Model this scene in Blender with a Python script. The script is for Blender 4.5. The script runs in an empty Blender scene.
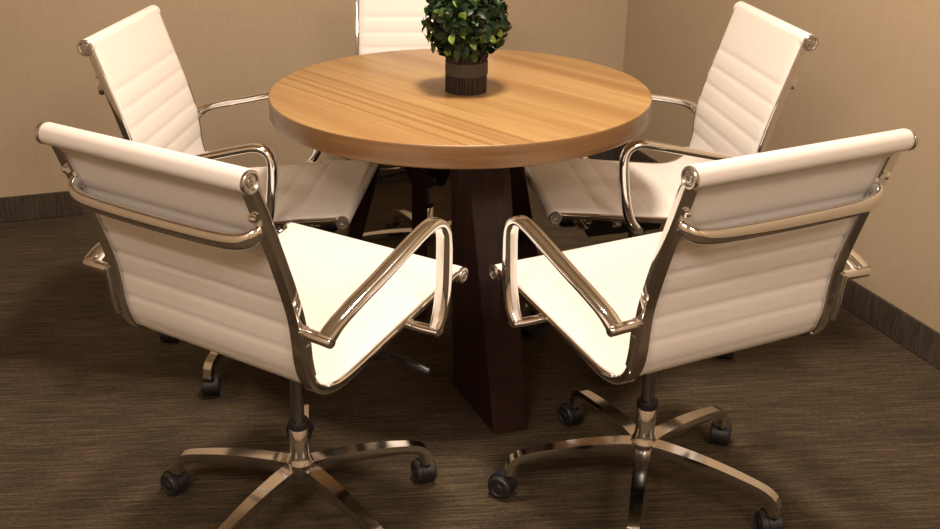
import bpy, bmesh, math, random
from mathutils import Vector, Matrix
from math import sin, cos, pi, radians
random.seed(7)
S = bpy.context.scene
COL = S.collection

# ------------------------------------------------------------------ camera
F_PX = 1052.4
PITCH, YAW, ROLL = radians(23.381), radians(-1.2865), radians(-0.6244)
CAM = Vector((-0.1114, -2.6139, 1.419))
fw = Vector((sin(YAW)*cos(PITCH), cos(YAW)*cos(PITCH), -sin(PITCH)))
rt = Vector((cos(YAW), -sin(YAW), 0)); up = rt.cross(fw)
rt, up = cos(ROLL)*rt + sin(ROLL)*up, -sin(ROLL)*rt + cos(ROLL)*up
cd = bpy.data.cameras.new('camera'); cam = bpy.data.objects.new('camera', cd); COL.objects.link(cam)
M = Matrix((rt, up, -fw)).transposed().to_4x4(); M.translation = CAM
cam.matrix_world = M
cd.sensor_fit = 'HORIZONTAL'; cd.sensor_width = 36; cd.lens = F_PX/940*36
cd.shift_x = 77.1/940; cd.shift_y = -9.73/940
cd.clip_start = .05
S.camera = cam

# ------------------------------------------------------------------ world, lamp and added fills, exposure
wd = bpy.data.worlds.new('world'); S.world = wd; wd.use_nodes = True
wd.node_tree.nodes['Background'].inputs[0].default_value = (.9, .75, .6, 1)
wd.node_tree.nodes['Background'].inputs[1].default_value = 0.0
ZC = 2.7                                                # ceiling height
WARM = (1.0, .82, .655); SOFT = (1.0, .84, .71)
def ceiling_lamp_or_fill(x, y, power, size, color=WARM):
    l = bpy.data.lights.new('ceiling_lamp_or_fill', 'AREA'); l.shape = 'DISK'; l.size = size; l.energy = power; l.color = color
    o = bpy.data.objects.new('ceiling_lamp_or_fill', l); o.location = (x, y, ZC-.012); COL.objects.link(o); return o
ceiling_lamp_or_fill(.08, -.40, 45, .36)
ceiling_lamp_or_fill(-.9, -3.15, 37, .9, SOFT)  # unseen fill light, added behind the camera to brighten the chair backs
ceiling_lamp_or_fill(1.15, -3.3, 37, .9, SOFT)  # second added fill for the chair backs, no known fixture
S.view_settings.view_transform = 'Standard'; S.view_settings.look = 'None'
S.view_settings.gamma = 1; S.view_settings.use_curve_mapping = False
S.view_settings.exposure = 0.62
try:
    S.cycles.use_denoising = True; S.cycles.max_bounces = 10; S.cycles.caustics_reflective = False; S.cycles.caustics_refractive = False
    S.cycles.sample_clamp_indirect = 4
except Exception: pass

# ------------------------------------------------------------------ materials
def mat(name, color, rough=.5, metal=0.0, **kw):
    m = bpy.data.materials.new(name); m.use_nodes = True
    b = m.node_tree.nodes['Principled BSDF']
    b.inputs['Base Color'].default_value = (*color, 1); b.inputs['Roughness'].default_value = rough; b.inputs['Metallic'].default_value = metal
    for k, v in kw.items(): b.inputs[k.replace('_', ' ')].default_value = v
    return m
class NT:
    def __init__(s, m): s.t = m.node_tree; s.b = s.t.nodes['Principled BSDF']
    def n(s, ty, **kw):
        x = s.t.nodes.new('ShaderNode'+ty)
        for k, v in kw.items(): setattr(x, k, v)
        return x
    def l(s, a, b): s.t.links.new(a, b)
    def coords(s, scale=(1, 1, 1), rot=(0, 0, 0)):
        c = s.n('TexCoord'); m = s.n('Mapping'); m.inputs['Scale'].default_value = scale
        r = s.n('Mapping'); r.inputs['Rotation'].default_value = rot
        s.l(c.outputs['Object'], r.inputs['Vector']); s.l(r.outputs[0], m.inputs['Vector']); return m.outputs[0]
    def noise(s, vec, scale=1, detail=3, rough=.5):
        x = s.n('TexNoise'); x.inputs['Scale'].default_value = scale; x.inputs['Detail'].default_value = detail; x.inputs['Roughness'].default_value = rough
        s.l(vec, x.inputs['Vector']); return x.outputs['Fac']
    def ramp(s, fac, stops):
        x = s.n('ValToRGB'); e = x.color_ramp.elements
        while len(e) < len(stops): e.new(.5)
        for el, (p, c) in zip(e, stops): el.position = p; el.color = (*c, 1) if len(c) == 3 else c
        s.l(fac, x.inputs['Fac']); return x.outputs['Color']
    def math(s, op, a, b=0.0, c=0.0):
        x = s.n('Math', operation=op)
        for i, v in enumerate((a, b, c)):
            if hasattr(v, 'links') or hasattr(v, 'is_linked'): s.l(v, x.inputs[i])
            else: x.inputs[i].default_value = v
        return x.outputs[0]
    def mix(s, fac, a, b, mode='MIX'):
        x = s.n('Mix', data_type='RGBA', blend_type=mode)
        for i, v in ((0, fac), (6, a), (7, b)):
            if hasattr(v, 'is_linked'): s.l(v, x.inputs[i])
            else: x.inputs[i].default_value = v if i == 0 else (*v, 1)
        return x.outputs[2]
    def bump(s, h, strength, dist):
        x = s.n('Bump'); x.inputs['Strength'].default_value = strength; x.inputs['Distance'].default_value = dist
        s.l(h, x.inputs['Height']); s.l(x.outputs[0], s.b.inputs['Normal'])
    def color(s, c): s.l(c, s.b.inputs['Base Color'])

WA = radians(-16.835)
U = Vector((-cos(WA), sin(WA), 0)); V = Vector((-U.y, U.x, 0))
if V.y > 0: V = -V
CORNER = Vector((.7508, 1.7013, 0))

M_white = mat('white_leather', (.80, .765, .73), .42)
t = NT(M_white); t.bump(t.noise(t.coords((1, 1, 1)), 420, 2), .12, .0006)
M_chrome = mat('polished_aluminium', (.80, .79, .78), .07, 1)
M_chrome2 = mat('polished_base_aluminium', (.80, .785, .765), .11, 1)
M_cap = mat('brushed_cap', (.62, .60, .57), .25, 1)
M_black = mat('black_plastic', (.012, .012, .013), .42)
M_rubber = mat('grey_wheel', (.016, .016, .017), .5)
M_gas = mat('gas_lift_steel', (.28, .28, .28), .3, 1)

# table wood: bands and streaks run along one direction
M_wood = mat('oak_veneer', (.6, .36, .15), .38); t = NT(M_wood)
ROT = (0, 0, radians(50))                     # grain runs along object direction -50 deg
streak = t.noise(t.coords((1.2, 55, 6), ROT), 1, 5, .6)
fine = t.noise(t.coords((3, 260, 30), ROT), 1, 3, .6)
warp = t.coords((1, 1, 1), ROT)
sep = t.n('SeparateXYZ'); t.l(warp, sep.inputs[0])
wob = t.math('MULTIPLY', t.math('SUBTRACT', t.noise(t.coords((1.6, 9, 1), ROT), 1, 2), .5), .010)
sc = t.math('ADD', t.math('ADD', sep.outputs[1], wob), .5)     # 0..1 across the grain
L, D, Mi = (.405, .262, .105), (.215, .105, .036), (.345, .205, .08)
band = t.ramp(sc, [(0, L), (.10, Mi), (.17, L), (.188, L), (.195, D), (.203, L), (.229, L), (.238, D), (.246, L), (.261, L), (.268, D), (.276, L), (.30, Mi), (.309, Mi), (.315, D), (.323, L), (.40, L), (.46, Mi), (.50, L), (.585, L), (.60, Mi), (.64, (.30, .165, .06)), (.67, L), (.78, (.46, .29, .125)), (.80, Mi), (.83, (.29, .155, .055)), (.86, L), (.90, Mi), (1, L)])
col = t.mix(t.ramp(streak, [(.42, (0, 0, 0)), (.70, (.60, .60, .60))]), band, (.27, .135, .047))
col = t.mix(t.ramp(fine, [(.42, (0, 0, 0)), (.68, (.45, .45, .45))]), col, (.25, .125, .045))
t.color(col)
M_edge = mat('oak_edge_band', (.5, .26, .1), .35); t = NT(M_edge)
t.color(t.ramp(t.noise(t.coords((4, 4, 70)), 1, 4, .6), [(.3, (.155, .078, .030)), (.7, (.225, .122, .050))]))
M_espresso = mat('espresso_wood', (.035, .013, .009), .6, 0, Specular_IOR_Level=.25); t = NT(M_espresso)
t.color(t.ramp(t.noise(t.coords((40, 40, 3)), 1, 4), [(.3, (.015, .005, .0035)), (.7, (.036, .013, .009))]))

M_carpet = mat('striated_carpet', (.1, .07, .04), .95); t = NT(M_carpet)
cr = (0, 0, 0)
a = t.noise(t.coords((7, 150, 1), (0, 0, radians(-5))), 1, 1, .5)
b = t.noise(t.coords((30, 300, 1), (0, 0, radians(-5))), 1, 3, .6)
c = t.noise(t.coords((2.2, 9, 1), (0, 0, radians(-5))), 1, 3, .5)
d = t.noise(t.coords((90, 230, 90)), 1, 2, .6)
sumv = t.math('ADD', t.math('ADD', t.math('MULTIPLY', a, .40), t.math('MULTIPLY', b, .28)), t.math('ADD', t.math('MULTIPLY', c, .15), t.math('MULTIPLY', d, .32)))
t.color(t.ramp(sumv, [(.42, (.0125, .0082, .0040)), (.57, (.044, .0295, .0142)), (.71, (.098, .068, .0345))]))
t.bump(b, .5, .004)
M_wall = mat('beige_wallcovering', (.47, .385, .285), .75); t = NT(M_wall)
w1 = t.noise(t.coords((180, 180, 7)), 1, 3, .6); w2 = t.noise(t.coords((14, 14, 60)), 1, 3, .6); w3 = t.noise(t.coords((1.5, 1.5, 2)), 1, 2)
ws = t.math('ADD', t.math('ADD', t.math('MULTIPLY', w1, .4), t.math('MULTIPLY', w2, .2)), t.math('MULTIPLY', w3, .4))
t.color(t.ramp(ws, [(.3, (.43, .335, .228)), (.7, (.505, .405, .285))])); t.bump(w1, .15, .001)
M_base = mat('carpet_skirting', (.05, .036, .026), .85); t = NT(M_base)
t.color(t.ramp(t.noise(t.coords((150, 150, 9)), 1, 4, .6), [(.35, (.030, .021, .015)), (.7, (.085, .063, .046))]))
M_ceil = mat('ceiling_white', (.72, .68, .62), .9)
M_bark = mat('dark_bark', (.05, .025, .018), .75); t = NT(M_bark)
t.color(t.ramp(t.noise(t.coords((60, 60, 14)), 1, 4), [(.3, (.008, .004, .003)), (.7, (.034, .016, .011))]))
M_band = mat('taupe_ribbon', (.045, .036, .026), .7)
M_leafd = mat('leaf_dark', (.006, .020, .006), .42, 0, Specular_IOR_Level=.3)
M_leafm = mat('leaf_mid', (.022, .060, .013), .42, 0, Specular_IOR_Level=.35)
M_leafl = mat('leaf_lime', (.20, .31, .05), .4)
M_stem = mat('moss_core', (.010, .014, .006), .9)

# ------------------------------------------------------------------ helpers
def obj(name, bm, m, parent=None, smooth=True, bevel=0, seg=2, angle=40, loc=None, rotz=None, recalc=True):
    if recalc: bmesh.ops.recalc_face_normals(bm, faces=bm.faces)
    me = bpy.data.meshes.new(name); bm.to_mesh(me); bm.free()
    for mm in (m if isinstance(m, (list, tuple)) else [m]): me.materials.append(mm)
    o = bpy.data.objects.new(name, me); COL.objects.link(o)
    if smooth:
        me.polygons.foreach_set('use_smooth', [True]*len(me.polygons))
        try: me.set_sharp_from_angle(angle=radians(angle))
        except Exception: pass
    if bevel:
        mo = o.modifiers.new('bevel', 'BEVEL'); mo.width = bevel; mo.segments = seg; mo.limit_method = 'ANGLE'; mo.angle_limit = radians(35)
    if parent: o.parent = parent
    if loc: o.location = loc
    if rotz is not None: o.rotation_euler = (0, 0, rotz)
    return o
def thing(name, label, cat, loc=(0, 0, 0), rotz=0, group=None):
    o = bpy.data.objects.new(name, None); COL.objects.link(o); o.empty_display_size = .1
    o.location = loc; o.rotation_euler = (0, 0, rotz); o['label'] = label; o['category'] = cat
    if group: o['group'] = group
    return o
def struct(name, bm, m):
    o = obj(name, bm, m, smooth=False); o['kind'] = 'structure'; return o
def hexa(bm, b4, t4, mi=0):
    vs = [bm.verts.new(p) for p in list(b4)+list(t4)]
    fs = [bm.faces.new([vs[i] for i in f]) for f in ((3, 2, 1, 0), (4, 5, 6, 7), (0, 1, 5, 4), (1, 2, 6, 5), (2, 3, 7, 6), (3, 0, 4, 7))]
    for f in fs: f.material_index = mi
def box(bm, c, s, mi=0, ax=None):
    c = Vector(c); ax = ax or (Vector((1, 0, 0)), Vector((0, 1, 0)), Vector((0, 0, 1)))
    q = lambda i, j, k: c+ax[0]*s[0]*i/2+ax[1]*s[1]*j/2+ax[2]*s[2]*k/2
    hexa(bm, [q(-1, -1, -1), q(1, -1, -1), q(1, 1, -1), q(-1, 1, -1)], [q(-1, -1, 1), q(1, -1, 1), q(1, 1, 1), q(-1, 1, 1)], mi)
def sweep(bm, pts, section, side=None, scale=None, mi=0, closed=False, cap=True):
    """carry a 2-D section (a along the side vector, b along the normal) down a path"""
    pts = [Vector(p) for p in pts]; n = len(pts); rings = []
    for i, p in enumerate(pts):
        tg = (pts[min(i+1, n-1)]-pts[max(i-1, 0)]).normalized()
        sd = Vector(side) if side is not None else Vector((0, 0, 1))
        sd = (sd-tg*sd.dot(tg)).normalized(); nm = tg.cross(sd)
        sa, sb = scale(i/(n-1)) if scale else (1, 1)
        sec = section(i/(n-1)) if callable(section) else section
        rings.append([bm.verts.new(p+sd*a*sa+nm*b*sb) for a, b in sec])
    k = len(rings[0])
    for r0, r1 in zip(rings, rings[1:]):
        for j in range(k):
            bm.faces.new((r0[j], r0[(j+1) % k], r1[(j+1) % k], r1[j])).material_index = mi
    if cap:
        bm.faces.new(rings[0][::-1]).material_index = mi; bm.faces.new(rings[-1]).material_index = mi
def circ(r, n=14, r2=None): return [(r*cos(2*pi*i/n), (r2 or r)*sin(2*pi*i/n)) for i in range(n)]
def superell(a, b, n=20, e=.55):
    f = lambda v: math.copysign(abs(v)**e, v)
    return [(a*f(cos(2*pi*i/n)), b*f(sin(2*pi*i/n))) for i in range(n)]
def lathe(bm, prof, c=(0, 0, 0), axis='z', n=28, mi=0):
    """revolve (radius, height) pairs; zero radius closes an end"""
    c = Vector(c); rings = []
    def pt(r, h, a):
        if axis == 'z': return c+Vector((r*cos(a), r*sin(a), h))
        if axis == 'x': return c+Vector((h, r*cos(a), r*sin(a)))
        return c+Vector((r*cos(a), h, r*sin(a)))
    for r, h in prof:
        rings.append([bm.verts.new(pt(0, h, 0))] if r < 1e-6 else [bm.verts.new(pt(r, h, 2*pi*i/n)) for i in range(n)])
    for a, b in zip(rings, rings[1:]):
        for i in range(n):
            j = (i+1) % n
            if len(a) == 1: f = bm.faces.new((a[0], b[i], b[j]))
            elif len(b) == 1: f = bm.faces.new((a[i], a[j], b[0]))
            else: f = bm.faces.new((a[i], a[j], b[j], b[i]))
            f.material_index = mi
def spline(P, m=8):
    P = [Vector(p) for p in P]; out = []
    Q = [2*P[0]-P[1]]+P+[2*P[-1]-P[-2]]
    for i in range(1, len(Q)-2):
        a, b, c, d = Q[i-1:i+3]
        for k in range(m):
            t = k/m
            out.append(.5*((2*b)+(-a+c)*t+(2*a-5*b+4*c-d)*t*t+(-a+3*b-3*c+d)*t**3))
    out.append(P[-1]); return out

# ------------------------------------------------------------------ the room
LU, LV = 3.7, 5.7                                       # room size along the back wall / the right wall
def RP(a, b, z): return CORNER+U*a+V*b+Vector((0, 0, z))
def slab(a0, a1, b0, b1, z0, z1):
    bm = bmesh.new()
    hexa(bm, [RP(a0, b0, z0), RP(a1, b0, z0), RP(a1, b1, z0), RP(a0, b1, z0)], [RP(a0, b0, z1), RP(a1, b0, z1), RP(a1, b1, z1), RP(a0, b1, z1)]); return bm
T = .1
struct('floor', slab(-T, LU+T, -T, LV+T, -.1, 0), M_carpet)
struct('ceiling', slab(-T, LU+T, -T, LV+T, ZC, ZC+.1), M_ceil)
def wall(name, *s):
    bm = slab(*s); o = struct(name, bm, M_wall); return o
wall('wall_back', -T, LU+T, -T, 0, 0, ZC)
wall('wall_right', -T, 0, 0, LV, 0, ZC)
wall('wall_left', LU, LU+T, 0, LV, 0, ZC)
wall('wall_front', -T, LU+T, LV, LV+T, 0, ZC)
BH, BT = .097, .008
def base(name, *s):
    o = struct(name, slab(*s), M_base); mo = o.modifiers.new('bevel', 'BEVEL'); mo.width = .003; mo.segments = 2
base('baseboard_back', BT, LU, 0, BT, 0, BH)
base('baseboard_right', 0, BT, 0, LV, 0, BH)
base('baseboard_left', LU-BT, LU, BT, LV, 0, BH)
base('baseboard_front', BT, LU-BT, LV-BT, LV, 0, BH)

# ------------------------------------------------------------------ round table
TR, TZ, TT = .4785, .746, .054
table = thing('round_table', 'round oak topped meeting table on dark splayed legs', 'table')
bm = bmesh.new()
lathe(bm, [(0, TZ-TT), (TR-.006, TZ-TT), (TR-.002, TZ-TT+.002), (TR, TZ-TT+.006), (TR, TZ-.004), (TR-.0012, TZ-.0012), (TR-.004, TZ), (0, TZ)], n=160)
for f in bm.faces:
    c = f.calc_center_median()
    if abs(f.normal.z) < .5 and (c.x**2+c.y**2) > (TR-.01)**2: f.material_index = 1
for f in bm.faces:
    c = f.calc_center_median(); f.material_index = 1 if (math.hypot(c.x, c.y) > TR-.0035 and c.z < TZ-.001) else 0
obj('tabletop', bm, [M_wood, M_edge], table, angle=50)
ZT = TZ-TT
def tleg(b, tp):
    bm = bmesh.new(); hexa(bm, [(*p, 0) for p in b], [(*p, ZT) for p in tp]); obj('leg', bm, M_espresso, table, smooth=False, bevel=.003)
tleg([(.081, -.437), (.165, -.415), (.071, -.172), (-.013, -.194)], [(.007, -.189), (.110, -.194), (.085, -.012), (-.020, -.02)])
tleg([(-.359, .222), (-.327, .222), (-.327, .268), (-.359, .268)], [(-.213, .203), (-.150, .203), (-.150, .240), (-.213, .240)])
tleg([(.226, .145), (.284, .145), (.284, .225), (.226, .225)], [(.095, .05), (.147, .05), (.147, .13), (.095, .13)])
tleg([(-.120, .18), (-.077, .18), (-.077, .245), (-.120, .245)], [(-.118, .06), (-.074, .06), (-.074, .14), (-.118, .14)])

# ------------------------------------------------------------------ potted plant
plant = thing('potted_plant', 'small leafy green ball plant in a bark pot on the round table', 'plant', (.019, -.018, TZ))
bm = bmesh.new()
lathe(bm, [(0, .001), (.047, .001), (.047, .112), (.038, .112), (.036, .10), (0, .10)], n=40)
for i in range(46):
    a = 2*pi*i/46+random.uniform(-.03, .03); r = .0475+random.uniform(-.001, .0015)
    h = .112+random.uniform(-.006, .006); lean = random.uniform(-.03, .03)
    sweep(bm, [(r*cos(a), r*sin(a), 0), (r*cos(a+lean*.5), r*sin(a+lean*.5), h*.5), (r*cos(a+lean), r*sin(a+lean), h)], circ(.0032+random.uniform(0, .0012), 7))
obj('bark_pot', bm, M_bark, plant)
bm = bmesh.new()
lathe(bm, [(.0515, .044), (.0530, .044), (.0532, .060), (.0530, .077), (.0515, .077), (.0510, .060), (.0515, .044)], n=48)
obj('ribbon_band', bm, M_band, plant)
bm = bmesh.new()
FC, FR_ = Vector((-.006, -.004, .175)), .097
bmesh.ops.create_icosphere(bm, subdivisions=3, radius=FR_*.80, matrix=Matrix.Translation(FC))
for v in bm.verts:
    d = (v.co-FC).normalized(); v.co += d*random.uniform(-.006, .006)
    if v.co.z < .10: v.co.z = .10
def leaf(bm, base, d, upv, L, W, mi):
    d = d.normalized(); sd = d.cross(upv).normalized(); nn = sd.cross(d)
    rows = []
    for u, w, lift in ((0, .12, 0), (.25, .75, .05), (.55, 1, .06), (.8, .72, .02), (1, .08, -.06)):
        c = base+d*L*u+nn*L*lift
        rows.append([bm.verts.new(c-sd*W*w/2+nn*W*.16*w), bm.verts.new(c), bm.verts.new(c+sd*W*w/2+nn*W*.16*w)])
    for a, b in zip(rows, rows[1:]):
        for k in (0, 1): bm.faces.new((a[k], a[k+1], b[k+1], b[k])).material_index = mi
for i in range(620):
    z = random.uniform(-.92, 1); a = random.uniform(0, 2*pi); r = math.sqrt(1-z*z)
    nrm = Vector((r*cos(a), r*sin(a), z)); 
    rnd = Vector((random.uniform(-1, 1), random.uniform(-1, 1), random.uniform(-.8, 1)))
    tang = (rnd-nrm*rnd.dot(nrm)).normalized()
    d = nrm*random.uniform(.35, 1.1)+tang*.9
    base_p = FC+nrm*FR_*random.uniform(.70, .92)
    if base_p.z < .098: base_p.z = .098+random.uniform(0, .01)
    mi = random.choices((1, 2, 3), (.72, .19, .09))[0]
    leaf(bm, base_p, d, nrm+rnd*.5, random.uniform(.026, .040), random.uniform(.015, .022), mi)
obj('foliage', bm, [M_stem, M_leafd, M_leafm, M_leafl], plant, angle=60, recalc=False)

# ------------------------------------------------------------------ ribbed office chair
RX, WM = .2195, .2215                                   # rail centre, half width of the upholstery
PROF = spline([(0, -.3105, .871), (0, -.283, .790), (0, -.251, .695), (0, -.2255, .605), (0, -.2185, .552), (0, -.216, .512), (0, -.2075, .474), (0, -.187, .4445), (0, -.152, .4295), (0, -.105, .4275), (0, 0, .4405), (0, .14, .458), (0, .278, .4735)], 14)
ARC = [0]
for a, b in zip(PROF, PROF[1:]): ARC.append(ARC[-1]+(b-a).length)
LEN = ARC[-1]
RW = .2275                                              # half width of the padded rolls
def prof_at(s):
    s = min(max(s, 0), LEN)
    for i in range(len(ARC)-1):
        if s <= ARC[i+1]: break
    f = (s-ARC[i])/(ARC[i+1]-ARC[i]); p = PROF[i].lerp(PROF[i+1], f)
    j0, j1 = max(i-2, 0), min(i+3, len(PROF)-1); tg = (PROF[j1]-PROF[j0]).normalized()
    return p, Vector((0, -tg.z, tg.y))                  # normal points to the sitter's side
SB = .4215                                               # where back turns into seat
SEAM_B = [0, .118, .1665, .215, .2635, .312, .3605, SB]
SEAM_S = [SB, SB+.05]
ns = 6
for k in range(1, ns): SEAM_S.append(SB+.05+(LEN-.118-SB-.05)*k/(ns-1) if ns > 1 else 0)
SEAM_S.append(LEN)
def sling(s0, s1, seams, roll_at):
    bm = bmesh.new(); rows = []
    ss = []
    for a, b in zip(seams, seams[1:]):
        m = max(8, int((b-a)/.006))
        for k in range(m): ss.append((a+(b-a)*k/m, k/m, b-a))
    ss.append((s1, 0, 1))
    xs = [-1, -.985, -.95, -.88, -.6, -.3, 0, .3, .6, .88, .95, .985, 1]
    for s, u, w in ss:
        p, nm = prof_at(s)
        bul = (4*u*(1-u))**.45 if 0 < u < 1 else 0
        if w > .09:
            near = u*w if s > SB else (1-u)*w           # padding runs on into the end roll
            bul = min(1, max(near, 0)/.02)**.5
        if s >= LEN-1e-6: bul = 1
        fr, bk = [], []
        for x in xs:
            e = min(1, (1-abs(x))/.06)**.5
            th = .0050+(.0026*bul)*e
            tb = th+(.022*(1-s/.05)**1.2 if s < .05 else 0)   # cover turned under the top roll
            fr.append(bm.verts.new(p+nm*th*(.45+.55*e)+Vector((x*WM, 0, 0)))); bk.append(bm.verts.new(p-nm*tb*(.45+.55*e)+Vector((x*WM, 0, 0))))
        rows.append((fr, bk))
    n = len(xs)
    for (f0, b0), (f1, b1) in zip(rows, rows[1:]):
        for i in range(n-1):
            bm.faces.new((f0[i], f0[i+1], f1[i+1], f1[i])); bm.faces.new((b0[i+1], b0[i], b1[i], b1[i+1]))
        bm.faces.new((b0[0], f0[0], f1[0], b1[0])); bm.faces.new((f0[-1], b0[-1], b1[-1], f1[-1]))
    for f, b in (rows[0], rows[-1]):
        for i in range(n-1): bm.faces.new((f[i], b[i], b[i+1], f[i+1]))
    # padded roll around the end bar
    R = .0192 if roll_at == 0 else .0170
    p, nm = prof_at(roll_at); p = p-nm*(R-.0075)
    W_ = RW
    lathe(bm, [(0, -W_), (R-.003, -W_), (R-.001, -W_+.001), (R, -W_+.005), (R, W_-.005), (R-.001, W_-.001), (R-.003, W_), (0, W_)], (0, p.y, p.z), 'x', 26)
    return bm
def mk_rail(sgn):
    bm = bmesh.new(); pts = [prof_at(LEN*i/110)[0]+Vector((sgn*RX, 0, 0)) for i in range(111)]
    def sec(u):
        s = u*LEN
        back = .0150 if s < .36 else .0150-.003*min(1, (s-.36)/.3)
        i_ = -.0165 if s < .40 else -.0165+.006*min(1, (s-.40)/.12)
        o_, front = .0115, .0035
        base_ = [(i_, -.0075), (i_+.002, -.0060), (.002, -.0052), (.0035, front-.001), (.0050, front), (o_-.002, front), (o_, front-.002), (o_, -back*.55), (o_-.003, -back), (i_+.003, -back), (i_, -back+.003)]
        base_ = [(a*sgn, b) for a, b in base_]
        return base_
    rings = []
    for i, p in enumerate(pts):
        s = LEN*i/110; _, nm = prof_at(s)
        rings.append([bm.verts.new(p+Vector((a, 0, 0))+nm*b) for a, b in sec(i/110)])
    k = 11
    for r0, r1 in zip(rings, rings[1:]):
        for j in range(k): bm.faces.new((r0[j], r0[(j+1) % k], r1[(j+1) % k], r1[j]))
    bm.faces.new(rings[0]); bm.faces.new(rings[-1]); return bm
def mk_cap(s, sgn):
    p, nm = prof_at(s); p = p-nm*(.0130 if s == 0 else .0095); bm = bmesh.new(); x0 = sgn*RW; h = lambda d: sgn*d; k = 1.06 if s == 0 else .95
    lathe(bm, [(0, 0), (.0175*k, 0), (.0180*k, h(.001)), (.0180*k, h(.005)), (.0165*k, h(.0068)), (.0135*k, h(.0070)), (.0118, h(.0045)), (.0088, h(.0045)), (.0080, h(.0066)), (.0048, h(.0068)), (.0035, h(.0025)), (0, h(.0025))], (x0, p.y, p.z), 'x', 26); return bm
def mk_arm(sgn):
    bm = bmesh.new(); X = lambda x: sgn*x
    P = spline([(X(.284), .090, .443), (X(.285), .105, .466), (X(.285), .1165, .505), (X(.284), .1235, .555), (X(.283), .1265, .610), (X(.282), .1230, .637), (X(.281), .1095, .6535), (X(.280), .085, .659), (X(.279), .05, .6525), (X(.279), 0, .6405), (X(.280), -.08, .621), (X(.281), -.15, .606), (X(.282), -.203, .592), (X(.282), -.234, .576)], 7)
    sec = superell(.0155, .0098, 22, .75)
    def scl(u):
        k = min(1, u/.08); j = min(1, (1-u)/.10); up_ = max(0, min(1, (.36-u)/.1))
        return (.85+.15*k)*(.96+.04*j), (1+.22*up_)*(1.35-.35*j)
    sweep(bm, P, sec, (1, 0, 0), scl)
    # foot bar under the seat rail and spur behind the back rail
    sweep(bm, [(X(.222), .088, .438), (X(.262), .088, .439), (X(.2965), .087, .442)], superell(.0125, .0070, 16, .6), (0, 1, 0))
    sweep(bm, [(X(.2300), -.229, .571), (X(.236), -.229, .5715), (X(.2935), -.234, .573), (X(.2955), -.234, .573)], lambda u: circ(.0105 if .01 < u < .99 else .0085, 18), (0, 0, 1))
    return bm
def mk_brace():
    bm = bmesh.new(); p, nm = prof_at(.109); B = -nm
    P = []
    for x, d, up_ in ((-.211, .004, .010), (-.210, .020, .008), (-.200, .033, .005), (-.175, .041, .002), (-.12, .044, .0), (0, .045, -.001), (.12, .044, .0), (.175, .041, .002), (.200, .033, .005), (.210, .020, .008), (.211, .004, .010)):
        P.append(Vector((x, p.y, p.z))+B*d+Vector((0, 0, up_)))
    sweep(bm, spline(P, 7), superell(.0142, .0100, 18, .85), (0, 0, 1))
    for s in (-1, 1):
        q, m2 = prof_at(.070)
        lathe(bm, [(0, -.007), (.006, -.006), (.008, 0), (.006, .006), (0, .007)], (s*.214, q.y-m2.y*.018, q.z-m2.z*.018), 'x', 14)
    return bm
def mk_bracket(sgn):
    bm = bmesh.new()
    for i in range(5): pass
    pts = [prof_at(s)[0]-prof_at(s)[1]*.010+Vector((sgn*(RX+.0135), 0, 0)) for s in (.305, .325, .345, .365, .385, .402)]
    sweep(bm, pts, superell(.0042, .012, 12, .4), (1, 0, 0))
    q, nm = prof_at(.352); q = q-nm*.010+Vector((sgn*(RX+.0178), 0, 0))
    box(bm, q, (.004, .010, .030)); return bm
def mk_spreader(y, w, h):
    bm = bmesh.new()
    sweep(bm, spline([(-.206, y, h-.010), (-.19, y, h-.022), (-.15, y-w, .402), (-.08, y-2*w, .394), (.0, y-2*w, .392), (.08, y-2*w, .394), (.15, y-w, .402), (.19, y, h-.022), (.206, y, h-.010)], 5), superell(.013, .008, 14, .7), (0, 1, 0))
    return bm
def mk_mechanism():
    bm = bmesh.new()
    hexa(bm, [(-.05, -.045, .338), (.05, -.045, .338), (.05, .15, .328), (-.05, .15, .328)], [(-.065, -.06, .394), (.065, -.06, .394), (.07, .19, .398), (-.07, .19, .398)])
    lathe(bm, [(0, .320), (.030, .320), (.034, .324), (.034, .35), (0, .35)], (0, .0086, 0), 'z', 24)
    lathe(bm, [(0, .14), (.020, .14), (.023, .15), (.023, .21), (.018, .22), (0, .22)], (0, 0, .366), 'y', 20)
    return bm
def mk_lever(y0, z0, x1, y1, z1):
    bm = bmesh.new()
    d = Vector((x1-.05, y1-y0, z1-z0))
    P = [Vector((.05, y0, z0))+d*t for t in (0, .3, .6, .66, .7, .85, 1)]
    rad = [.0045, .0045, .0045, .0045, .0085, .0095, .0080]
    sweep(bm, P, lambda u: circ(rad[round(u*6)], 12), (0, 0, 1)); return bm
HUBZ = .128
def mk_leg():
    bm = bmesh.new()
    P = spline([(.018, 0, .122), (.06, 0, .1245), (.12, 0, .1235), (.18, 0, .1185), (.235, 0, .1105), (.266, 0, .102), (.283, 0, .088), (.289, 0, .060)], 7)
    def sec(u):
        w = .0185-.006*min(1, u/.6); h = .017-.005*min(1, u/.55)
        return [(w, -.1*h), (w*.94, -h), (-w*.94, -h), (-w, -.1*h), (-w*.86, h*.72), (-w*.62, h*.98), (-w*.30, h*.62), (w*.30, h*.62), (w*.62, h*.98), (w*.86, h*.72)]
    # side vector lies across the leg, normal upward
    sweep(bm, P, lambda u: [(a, -b) for a, b in sec(u)], (0, 1, 0)); return bm
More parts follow.
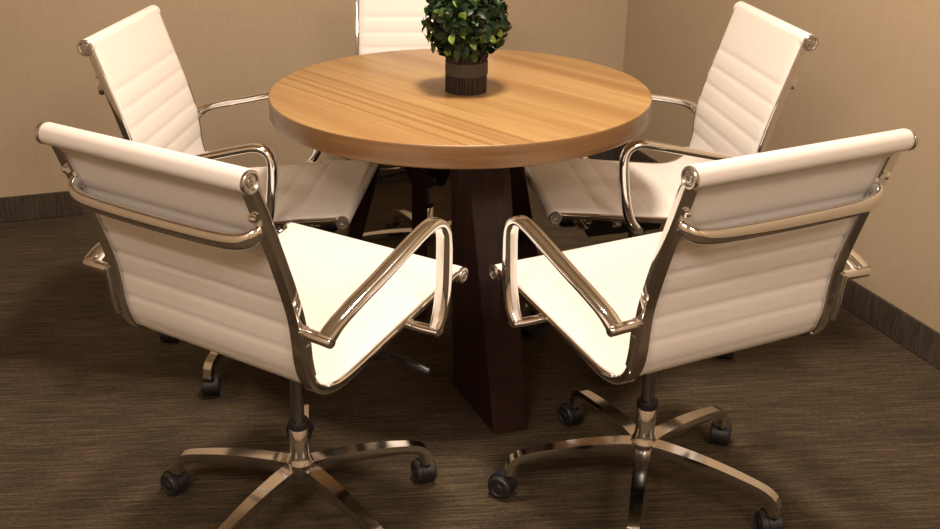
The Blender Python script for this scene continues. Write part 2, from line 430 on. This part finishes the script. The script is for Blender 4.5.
def mk_caster():
    bm = bmesh.new(); cx = -.004; oy = .017
    # swivel stem, hood and two wheels; the wheel axle runs along x of the leg
    lathe(bm, [(0, .05), (.0075, .05), (.0075, .072), (0, .072)], (0, 0, 0), 'z', 14)
    for s in (-1, 1):
        lathe(bm, [(0, s*.006), (.0245, s*.006), (.0270, s*.009), (.0270, s*.019), (.0245, s*.0225), (.018, s*.0235), (.016, s*.0215), (.010, s*.0215), (.008, s*.0235), (0, s*.0235)], (cx+.004, oy, .027), 'x', 28, 1)
    ring = []
    for i in range(15):
        a = radians(-20)+radians(220)*i/14
        ring.append((cos(a), sin(a)))
    r0 = [[bm.verts.new((cx+.004+x, oy+rr*c_, .027+rr*s_)) for c_, s_ in ring] for x, rr in ((-.010, .0265), (-.010, .0305), (.010, .0305), (.010, .0265))]
    for a_, b_ in zip(r0, r0[1:]+r0[:1]):
        for i in range(14): bm.faces.new((a_[i], a_[i+1], b_[i+1], b_[i]))
    bm.faces.new([r[0] for r in r0]); bm.faces.new([r[-1] for r in r0][::-1])
    return bm

GROUP = 'white ribbed office chairs around the table'
SEATED = {'backrest', 'seat', 'side_rail', 'armrest', 'back_brace', 'seat_spreader', 'tilt_mechanism'}
YH = .0086
def make_chair(label):
    c = thing('office_chair', label, 'chair', group=GROUP)
    obj('backrest', sling(0, SB, SEAM_B, 0), M_white, c, angle=60)
    obj('seat', sling(SB, LEN, SEAM_S, LEN), M_white, c, angle=60)
    for s in (-1, 1):
        r = obj('side_rail', mk_rail(s), M_chrome, c, angle=32)
        for q in (0, LEN): obj('end_cap', mk_cap(q, s), M_cap, r, angle=30)
        obj('arm_bracket', mk_bracket(s), M_cap, r, angle=35)
        obj('armrest', mk_arm(s), M_chrome, c, angle=45)
    obj('back_brace', mk_brace(), M_chrome, c, angle=50)
    obj('seat_spreader', mk_spreader(.215, .028, .462), M_chrome2, c); obj('seat_spreader', mk_spreader(.112, .010, .4535), M_chrome2, c)
    m = obj('tilt_mechanism', mk_mechanism(), M_black, c, bevel=.006)
    obj('lever', mk_lever(.10, .362, .250, .118, .322), M_black, m); obj('lever', mk_lever(.02, .365, .20, .05, .378), M_black, m)
    bm = bmesh.new()
    lathe(bm, [(0, .20), (.0135, .20), (.0135, .372), (0, .372)], (0, 0, 0), 'z', 24)
    col_ = obj('gas_column', bm, M_gas, c, loc=(0, YH, 0))
    bm = bmesh.new(); lathe(bm, [(.0134, .220), (.019, .220), (.0225, .224), (.0225, .236), (.0205, .240), (.0134, .240), (.0134, .220)], n=26); obj('collar', bm, M_black, col_)
    bm = bmesh.new()
    lathe(bm, [(0, .095), (.026, .095), (.030, .100), (.031, .135), (.0245, .146), (.0205, .160), (.0205, .220), (.018, .223), (0, .223)], n=32)
    obj('base_hub', bm, M_chrome2, c, loc=(0, YH, 0))
    for k in range(5):
        l = obj('base_leg', mk_leg(), M_chrome2, c, angle=38, loc=(0, YH, 0), rotz=2*pi*k/5)
        obj('caster', mk_caster(), [M_black, M_rubber], l, angle=35, loc=(.289, 0, 0))
    return c
def pose(c, x, y, yaw, lift, tilt, turn, seed):
    c.location = (x, y, 0); c.rotation_euler = (0, 0, radians(yaw)); k = 0
    t_ = radians(tilt)
    for ch in c.children:
        nm = ch.name.split('.')[0]
        if nm in SEATED:
            ch.rotation_euler = (t_, 0, 0)
            ch.location = (0, .42*sin(t_), .42-.42*cos(t_)+lift)
        elif nm == 'base_leg':
            ch.rotation_euler = (0, 0, radians(turn)+2*pi*k/5)
            swing = ((20, 60, 50, 10, -25), (-20, 30, 60, 10, 5), (5, -30, 50, 20, -10), (-15, 40, 10, -40, 25), (30, -20, 95, 5, -50))[seed][k]
            ch.children[0].rotation_euler = (0, 0, radians(swing-turn-yaw)-2*pi*k/5); k += 1
        elif nm == 'gas_column': pass
def dup(root, label):
    r = root.copy(); COL.objects.link(r); r['label'] = label
    for ch in list(root.children):
        c = ch.copy(); COL.objects.link(c); c.parent = r
        for g in list(ch.children):
            d = g.copy(); COL.objects.link(d); d.parent = c
    return r
CHAIRS = [
    ('white ribbed office chair in the left foreground with its back to the viewer', -.3586, -.7543, -33.47, .0508, 1.828, 55.5),
    ('white ribbed office chair in the right foreground with its back to the viewer', .3888, -.6749, 25.04, .0079, -.354, 14.0),
    ('white ribbed office chair on the left of the table, facing right toward it', -.5333, .0018, -97.26, .0252, -.62, -16.1),
    ('white ribbed office chair by the right wall, facing left toward the table', .5008, .0911, 94.61, .0034, -1.978, -127.2),
    ('white ribbed office chair behind the table and the potted plant, facing the viewer', -.070, .557, 180, .01, 0, -69),
]
first = make_chair(CHAIRS[0][0])
for i, a in enumerate(CHAIRS):
    c = first if i == 0 else dup(first, a[0])
    pose(c, *a[1:], i)
